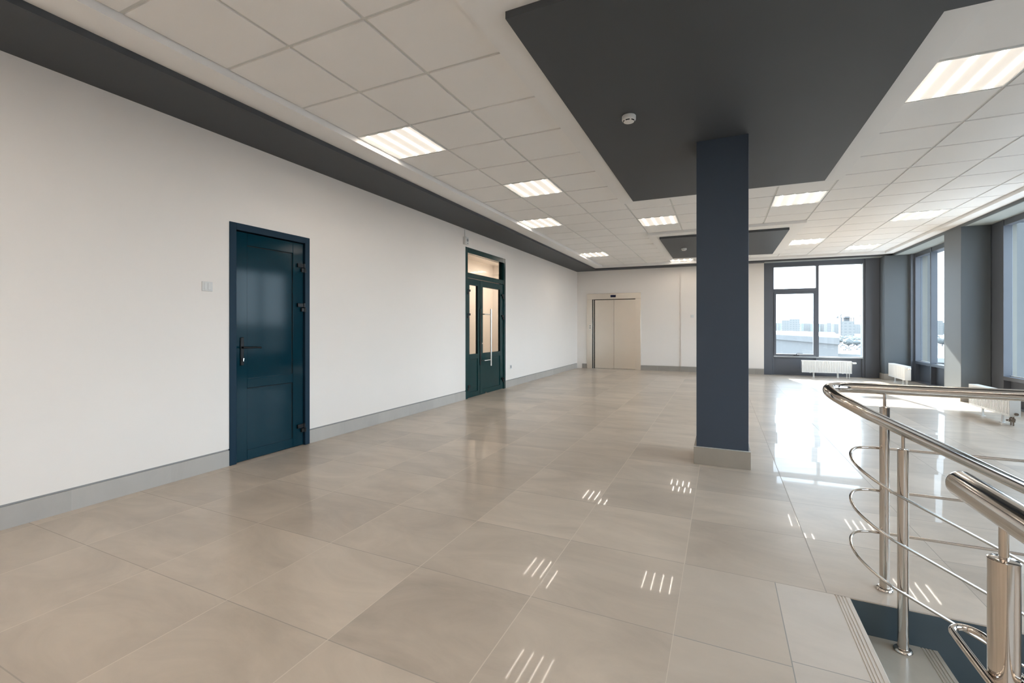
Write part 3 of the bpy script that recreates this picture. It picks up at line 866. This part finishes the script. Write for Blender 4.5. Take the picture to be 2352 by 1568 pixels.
for lev in (.645, .446, .250):
    path = [(3.0, 2.645, lev), (1.5, 2.645, lev), (.72, 2.645, lev), (.66, 2.645, lev)]
    for i in range(1, n + 1):
        th = PI/2 + PI * i / n
        x = .655 + .118 * math.cos(th); y = 2.515 + .130 * math.sin(th)
        t = max(0.0, (th - PI*.72) / (PI*.78)); drop = .126 * t ** 1.5
        path.append((x, y, lev - drop))
    z0 = path[-1][2]
    for x in (.70, .9, 1.2, 1.8, 2.6): path.append((x, 2.385, z0 - (SLOPE + .02) * (x - .655)))
    b = rm(); b.tube(path, .006, 14); b.build('crossbar', M['steel'], rail)
def post(mbf, parent, x, y, z0, ztop, zrail):
    b = mbf(); b.tube([(x, y, z0 + .004), (x, y, ztop)], PR, 28); p = b.build('post', M['steel'], parent)
    b = mbf(); b.lathe([(.030, 0), (.033, .003), (.031, .009), (.026, .013), (.0195, .014)], (x, y, z0 + .0005), 28); b.build('base_flange', M['steel'], p)
    b = mbf(); b.tube([(x, y, ztop - .002), (x, y, zrail)], .0062, 14); b.build('stub', M['steel'], p)
    b = mbf(); b.lathe([(.0195, 0), (.0195, .0015), (.017, .003), (.0062, .003)], (x, y, ztop), 28); b.build('post_cap', M['steel'], p)
def rail_z(x): return zs - SLOPE * (x - .565)
post(rm, rail, .685, YA, 0, .840, .905)
post(rm, rail, 1.70, YA, 0, .840, .905); post(rm, rail, 2.70, YA, 0, .840, .905)
post(rm, rail, .692, YB, -RISE, .697, rail_z(.692) - .02)
k4 = 4; xk = .692 + 4*RUN; post(rm, rail, xk, YB, -RISE*5, .697 - RISE*4, rail_z(xk) - .02)

rail2 = tag(empty('stair_railing', (.41, .985, 0)), 'thick near steel handrail with a rounded free end at the bottom right corner', 'railing')
def rm2(): return MB(Matrix.Translation((-.41, -.985, 0)))
b = rm2(); b.tube([(.402, 1.098, .922), (.404, .9, .922), (.404, .3, .922), (.404, -.6, .922)], .0245, 32, 3); b.build('handrail', M['steel'], rail2)
for lev in (.652, .455, .258):
    path = [(.385, -.6, lev), (.385, .5, lev), (.385, 1.06, lev)]
    for i in range(1, 16):
        th = PI + -PI * i / 16
        path.append((.4095 + .0245 * math.cos(th), 1.085 + .032 * math.sin(th), lev))
    path += [(.434, 1.06, lev), (.434, .5, lev), (.434, -.6, lev)]
    b = rm2(); b.tube(path, .006, 14); b.build('crossbar', M['steel'], rail2)
for y in (.985, .1, -.55): post(rm2, rail2, .4095, y, 0, .838, .905)

# ------------------------------------------------------------------ city outside
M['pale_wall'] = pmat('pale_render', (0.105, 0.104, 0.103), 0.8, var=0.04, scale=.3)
def facade_mat(name, c1, c2, w, h):
    m, nt, b = new_mat(name); N, L = nt.nodes, nt.links
    t = N.new('ShaderNodeTexCoord'); sp = N.new('ShaderNodeSeparateXYZ'); L.new(t.outputs['Object'], sp.inputs[0])
    cb = N.new('ShaderNodeCombineXYZ'); L.new(sp.outputs[0], cb.inputs[0]); L.new(sp.outputs[2], cb.inputs[1])
    br = N.new('ShaderNodeTexBrick'); L.new(cb.outputs[0], br.inputs['Vector'])
    br.offset = 0.0; br.inputs['Scale'].default_value = 1.0
    br.inputs['Brick Width'].default_value = w; br.inputs['Row Height'].default_value = h; br.inputs['Mortar Size'].default_value = h * .28
    br.inputs['Color1'].default_value = (*c2, 1); br.inputs['Color2'].default_value = (*c2, 1); br.inputs['Mortar'].default_value = (*c1, 1)
    L.new(br.outputs['Color'], b.inputs['Base Color']); b.inputs['Roughness'].default_value = 0.9
    return m
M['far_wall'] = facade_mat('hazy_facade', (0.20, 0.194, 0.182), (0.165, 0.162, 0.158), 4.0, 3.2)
M['roof_white'] = pmat('white_roof', (0.3, 0.3, 0.29), 0.7)
M['concrete'] = pmat('raw_concrete', (0.13, 0.128, 0.128), 0.8, var=0.1, scale=.2)
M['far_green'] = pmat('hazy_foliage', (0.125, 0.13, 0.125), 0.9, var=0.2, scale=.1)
M['ground'] = pmat('city_ground', (0.085, 0.085, 0.087), 0.9, var=0.35, scale=.03)
M['car'] = pmat('car_paint', (0.5, 0.5, 0.52), 0.2)
GZ = -12.0
mb = MB(); mb.box(-1500, 1500, 14.6, 1700, GZ - .5, GZ); mb.box(14.6, 1500, -1500, 14.6, GZ - .5, GZ)
structure(mb, 'ground', M['ground'], 'hazy city ground far below the windows', 'ground')
def block(name, label, cat, pts, z0, z1, mat, group=None, parapet=0.0):
    t = empty(name, (pts[0][0], pts[0][1], z0))
    tag(t, label, cat, group)
    m = Matrix.Translation((-pts[0][0], -pts[0][1], -z0))
    b = MB(m); b.prism(pts, z0, z1); b.build('wall', mat, t)
    return t, m
# neighbouring wing with a fascia
P0 = Vector((3.49, 18.0)); dr = Vector((-.18, 1.0)).normalized(); back = Vector((.175, 1.0))
P1 = P0 + dr * 26
pts = [tuple(P0), tuple(P0 + back * 16), tuple(P1 + Vector((6, 4))), tuple(P1)]
t, m = block('building', 'pale neighbouring block with a flat roof close outside the far window', 'building', pts, GZ, .66, M['pale_wall'])
pts2 = [tuple(P0 - dr * .35 + Vector((-.10, -.05))), tuple(P0 + back * 16.5 + Vector((.1, 0))), tuple(P1 + Vector((6, 4))), tuple(P1 + Vector((-.12, 0)))]
b = MB(m); b.prism(pts2, .66, .87); b.build('fascia', M['pale_wall'], t)
b = MB(m); b.prism(pts2, .8705, .90); b.build('roof', M['roof_white'], t)
# lower roof ledge on the right
t, m = block('building', 'low white roof ledge below right of the neighbouring block', 'building', [(7.0, 36), (15, 30), (16, 33), (8, 39.5)], GZ, -.75, M['pale_wall'])
b = MB(m); b.prism([(6.9, 35.9), (15.1, 29.8), (16.1, 33), (8, 39.6)], -.75, -.5); b.build('roof', M['roof_white'], t)
# tower under construction
X0, X1_, YT = 119.0, 131.0, 600.0
t = tag(empty('tower', (125, YT, GZ)), 'unfinished concrete tower with open top floors among cranes on the skyline', 'tower')
m = Matrix.Translation((-125, -YT, -GZ))
b = MB(m); b.box(X0, X1_, YT, YT + 12, GZ, 8.0)
b.build('body', M['far_wall'], t)
b = MB(m); b.box(122.6, 127.2, YT + 2, YT + 8, 8, 13.2); b.build('core', M['concrete'], t)
b = MB(m); b.box(X0 - 2, X1_ + 1, YT, YT + 12, 11.4, 11.9); b.build('top_slab', M['concrete'], t)
for x in (X0 + .4, X0 + 3, X1_ - 3.4, X1_ - 1):
    b = MB(m); b.box(x, x + .7, YT + .5, YT + 1.2, 8, 11.4); b.build('pillar', M['concrete'], t)
def crane(x, y, h, jl, ang, label, up=0.0):
    t = tag(empty('tower_crane', (x, y, GZ)), label, 'crane', 'construction cranes')
    b = MB(); b.box(-.4, .4, -.4, .4, 0, h - GZ); b.build('mast', M['concrete'], t)
    c, s = math.cos(ang), math.sin(ang)
    b = MB(); zt = h - GZ
    b.tube([(-jl*.3*c, -jl*.3*s, zt - up*.3*jl), (jl*c, jl*s, zt + up*jl)], .35, 6); b.build('jib', M['concrete'], t)
    b = MB(); b.tube([(0, 0, zt), (0, 0, zt + 3.5)], .25, 6); b.tube([(0, 0, zt + 3.5), (jl*.7*c, jl*.7*s, zt + up*jl*.7)], .12, 6); b.build('tie_bars', M['concrete'], t)
    b = MB(); b.box(-jl*.3*c - .8, -jl*.3*c + .8, -1, 1, zt - 1.6 - up*.3*jl, zt - up*.3*jl); b.build('counterweight', M['concrete'], t)
crane(116.0, 585, 14.5, 11, .25, 'pale construction crane left of the unfinished tower with its jib raised', .55)
crane(136.0, 585, 14.0, 10, .1, 'pale construction crane right of the unfinished tower')
# skyline blocks
rnd = random.Random(11)
sky = []
def sky_block(u, wpx, vtop, dist, i):
    s, c, f = math.sin(YAW), math.cos(YAW), 1040.74
    def at(uu, d):
        a = (uu - 1176) / f
        return ((c*a - s) * d, (s*a + c) * d)
    (xa, ya), (xb, yb) = at(u, dist), at(u + wpx, dist)
    zt = H + (751.55 - vtop) * dist / f
    dp = dist * 1.04
    xc, yc = at(u + wpx, dp); xd, yd = at(u, dp)
    pts = [(xa, ya), (xb, yb), (xc, yc), (xd, yd)]
    t, m = block('apartment_block', 'hazy pale apartment block on the far skyline', 'building', pts, GZ, zt, M['far_wall'], 'skyline apartment blocks')
specs = [(1770, 20, 742, 900), (1795, 30, 735, 800), (1813, 24, 732, 700), (1846, 16, 743, 900), (1884, 18, 743, 900), (1899, 10, 741, 850),
         (1911, 16, 744, 950), (1962, 14, 744, 950), (1990, 30, 743, 1000), (2120, 30, 742, 900), (2150, 16, 736, 800), (2178, 60, 739, 900), (2300, 90, 741, 900)]
for i, s_ in enumerate(specs): sky_block(*s_, i)
mb = MB(); rr_ = random.Random(4)
prof_ = []
for i in range(81):
    th = math.radians(-75 + 150 * i / 80)
    R0 = 1250.0; x, y = R0 * math.sin(th), R0 * math.cos(th)
    prof_.append((x, y, 9.5 + 3.0 * math.sin(i * .9) + rr_.uniform(-2, 2)))
va = [mb._v((x, y, GZ)) for x, y, z in prof_]; vb = [mb._v((x*1.02, y*1.02, z)) for x, y, z in prof_]; vc = [mb._v((x*1.15, y*1.15, GZ)) for x, y, z in prof_]
for i in range(80):
    mb._f([va[i], va[i+1], vb[i+1], vb[i]]); mb._f([vb[i], vb[i+1], vc[i+1], vc[i]])
structure(mb, 'hill', M['far_green'], 'low hazy wooded ridge closing the skyline', 'hill')
# clumps of trees in the hazy middle distance
def tree(x, y, h, w, i):
    t = tag(empty('tree', (x, y, GZ)), 'hazy round tree in the middle distance beyond the windows', 'tree', 'trees in the hazy middle distance')
    b = MB(); b.tube([(0, 0, 0), (0, 0, h*.5)], .3, 7); b.build('trunk', M['concrete'], t)
    b = MB(); r_ = random.Random(i)
    bmesh.ops.create_icosphere(b.bm, subdivisions=3, radius=1.0)
    for v in b.bm.verts:
        k = 1 + .22 * math.sin(v.co.x*5 + i) * math.cos(v.co.y*4 + i*2) + r_.uniform(-.08, .08)
        v.co = Vector((v.co.x*w*k, v.co.y*w*k, h*.62 + v.co.z*h*.38*k))
    for f in b.bm.faces: f.smooth = True
    b.build('crown', M['far_green'], t)
rt = random.Random(5)
spots = []
for i in range(200):
    d = rt.uniform(300, 470); u = rt.choice([rt.uniform(1775, 2000), rt.uniform(1925, 1992), rt.uniform(2140, 2185)])
    a = (u - 1176) / 1040.74
    x, y, w = (math.cos(YAW)*a - math.sin(YAW))*d, (math.sin(YAW)*a + math.cos(YAW))*d, rt.uniform(2.4, 4.0)
    if any((x-p)**2 + (y-q)**2 < (1.5*(w+r))**2 for p, q, r in spots): continue
    spots.append((x, y, w))
for i, (x, y, w) in enumerate(spots[:34]): tree(x, y, rt.uniform(4, 6), w, i)

# parked cars far below
def car(x, y, rz, i, paint):
    PALE = M['concrete']
    t = tag(empty('car', (x, y, GZ), rz), 'tiny parked car far below the far window', 'car', 'parked cars far below')
    b = MB(); b.box(-2.2, 2.2, -.9, .9, .35, .95); b.build('body', paint, t, .12)
    b = MB(); b.extrude([(-1.5, .95), (1.2, .95), (.7, 1.5), (-1.1, 1.5)], -.8, .8, lambda a, c, q: (a, q, c)); b.build('cabin', PALE, t)
    for wx in (-1.4, 1.4):
        for wy in (-.85, .85):
            b = MB(); b.tube([(wx, wy - .1, .35), (wx, wy + .1, .35)], .35, 12); b.build('wheel', PALE, t)
for i, (u, d) in enumerate(((1937, 300), (1946, 262), (1957, 285), (1966, 330), (1975, 270), (1981, 305), (1929, 340), (1951, 350))):
    a = (u - 1176) / 1040.74
    car((math.cos(YAW)*a - math.sin(YAW))*d, (math.sin(YAW)*a + math.cos(YAW))*d, rt.uniform(-.5, .5), i, M['car'])
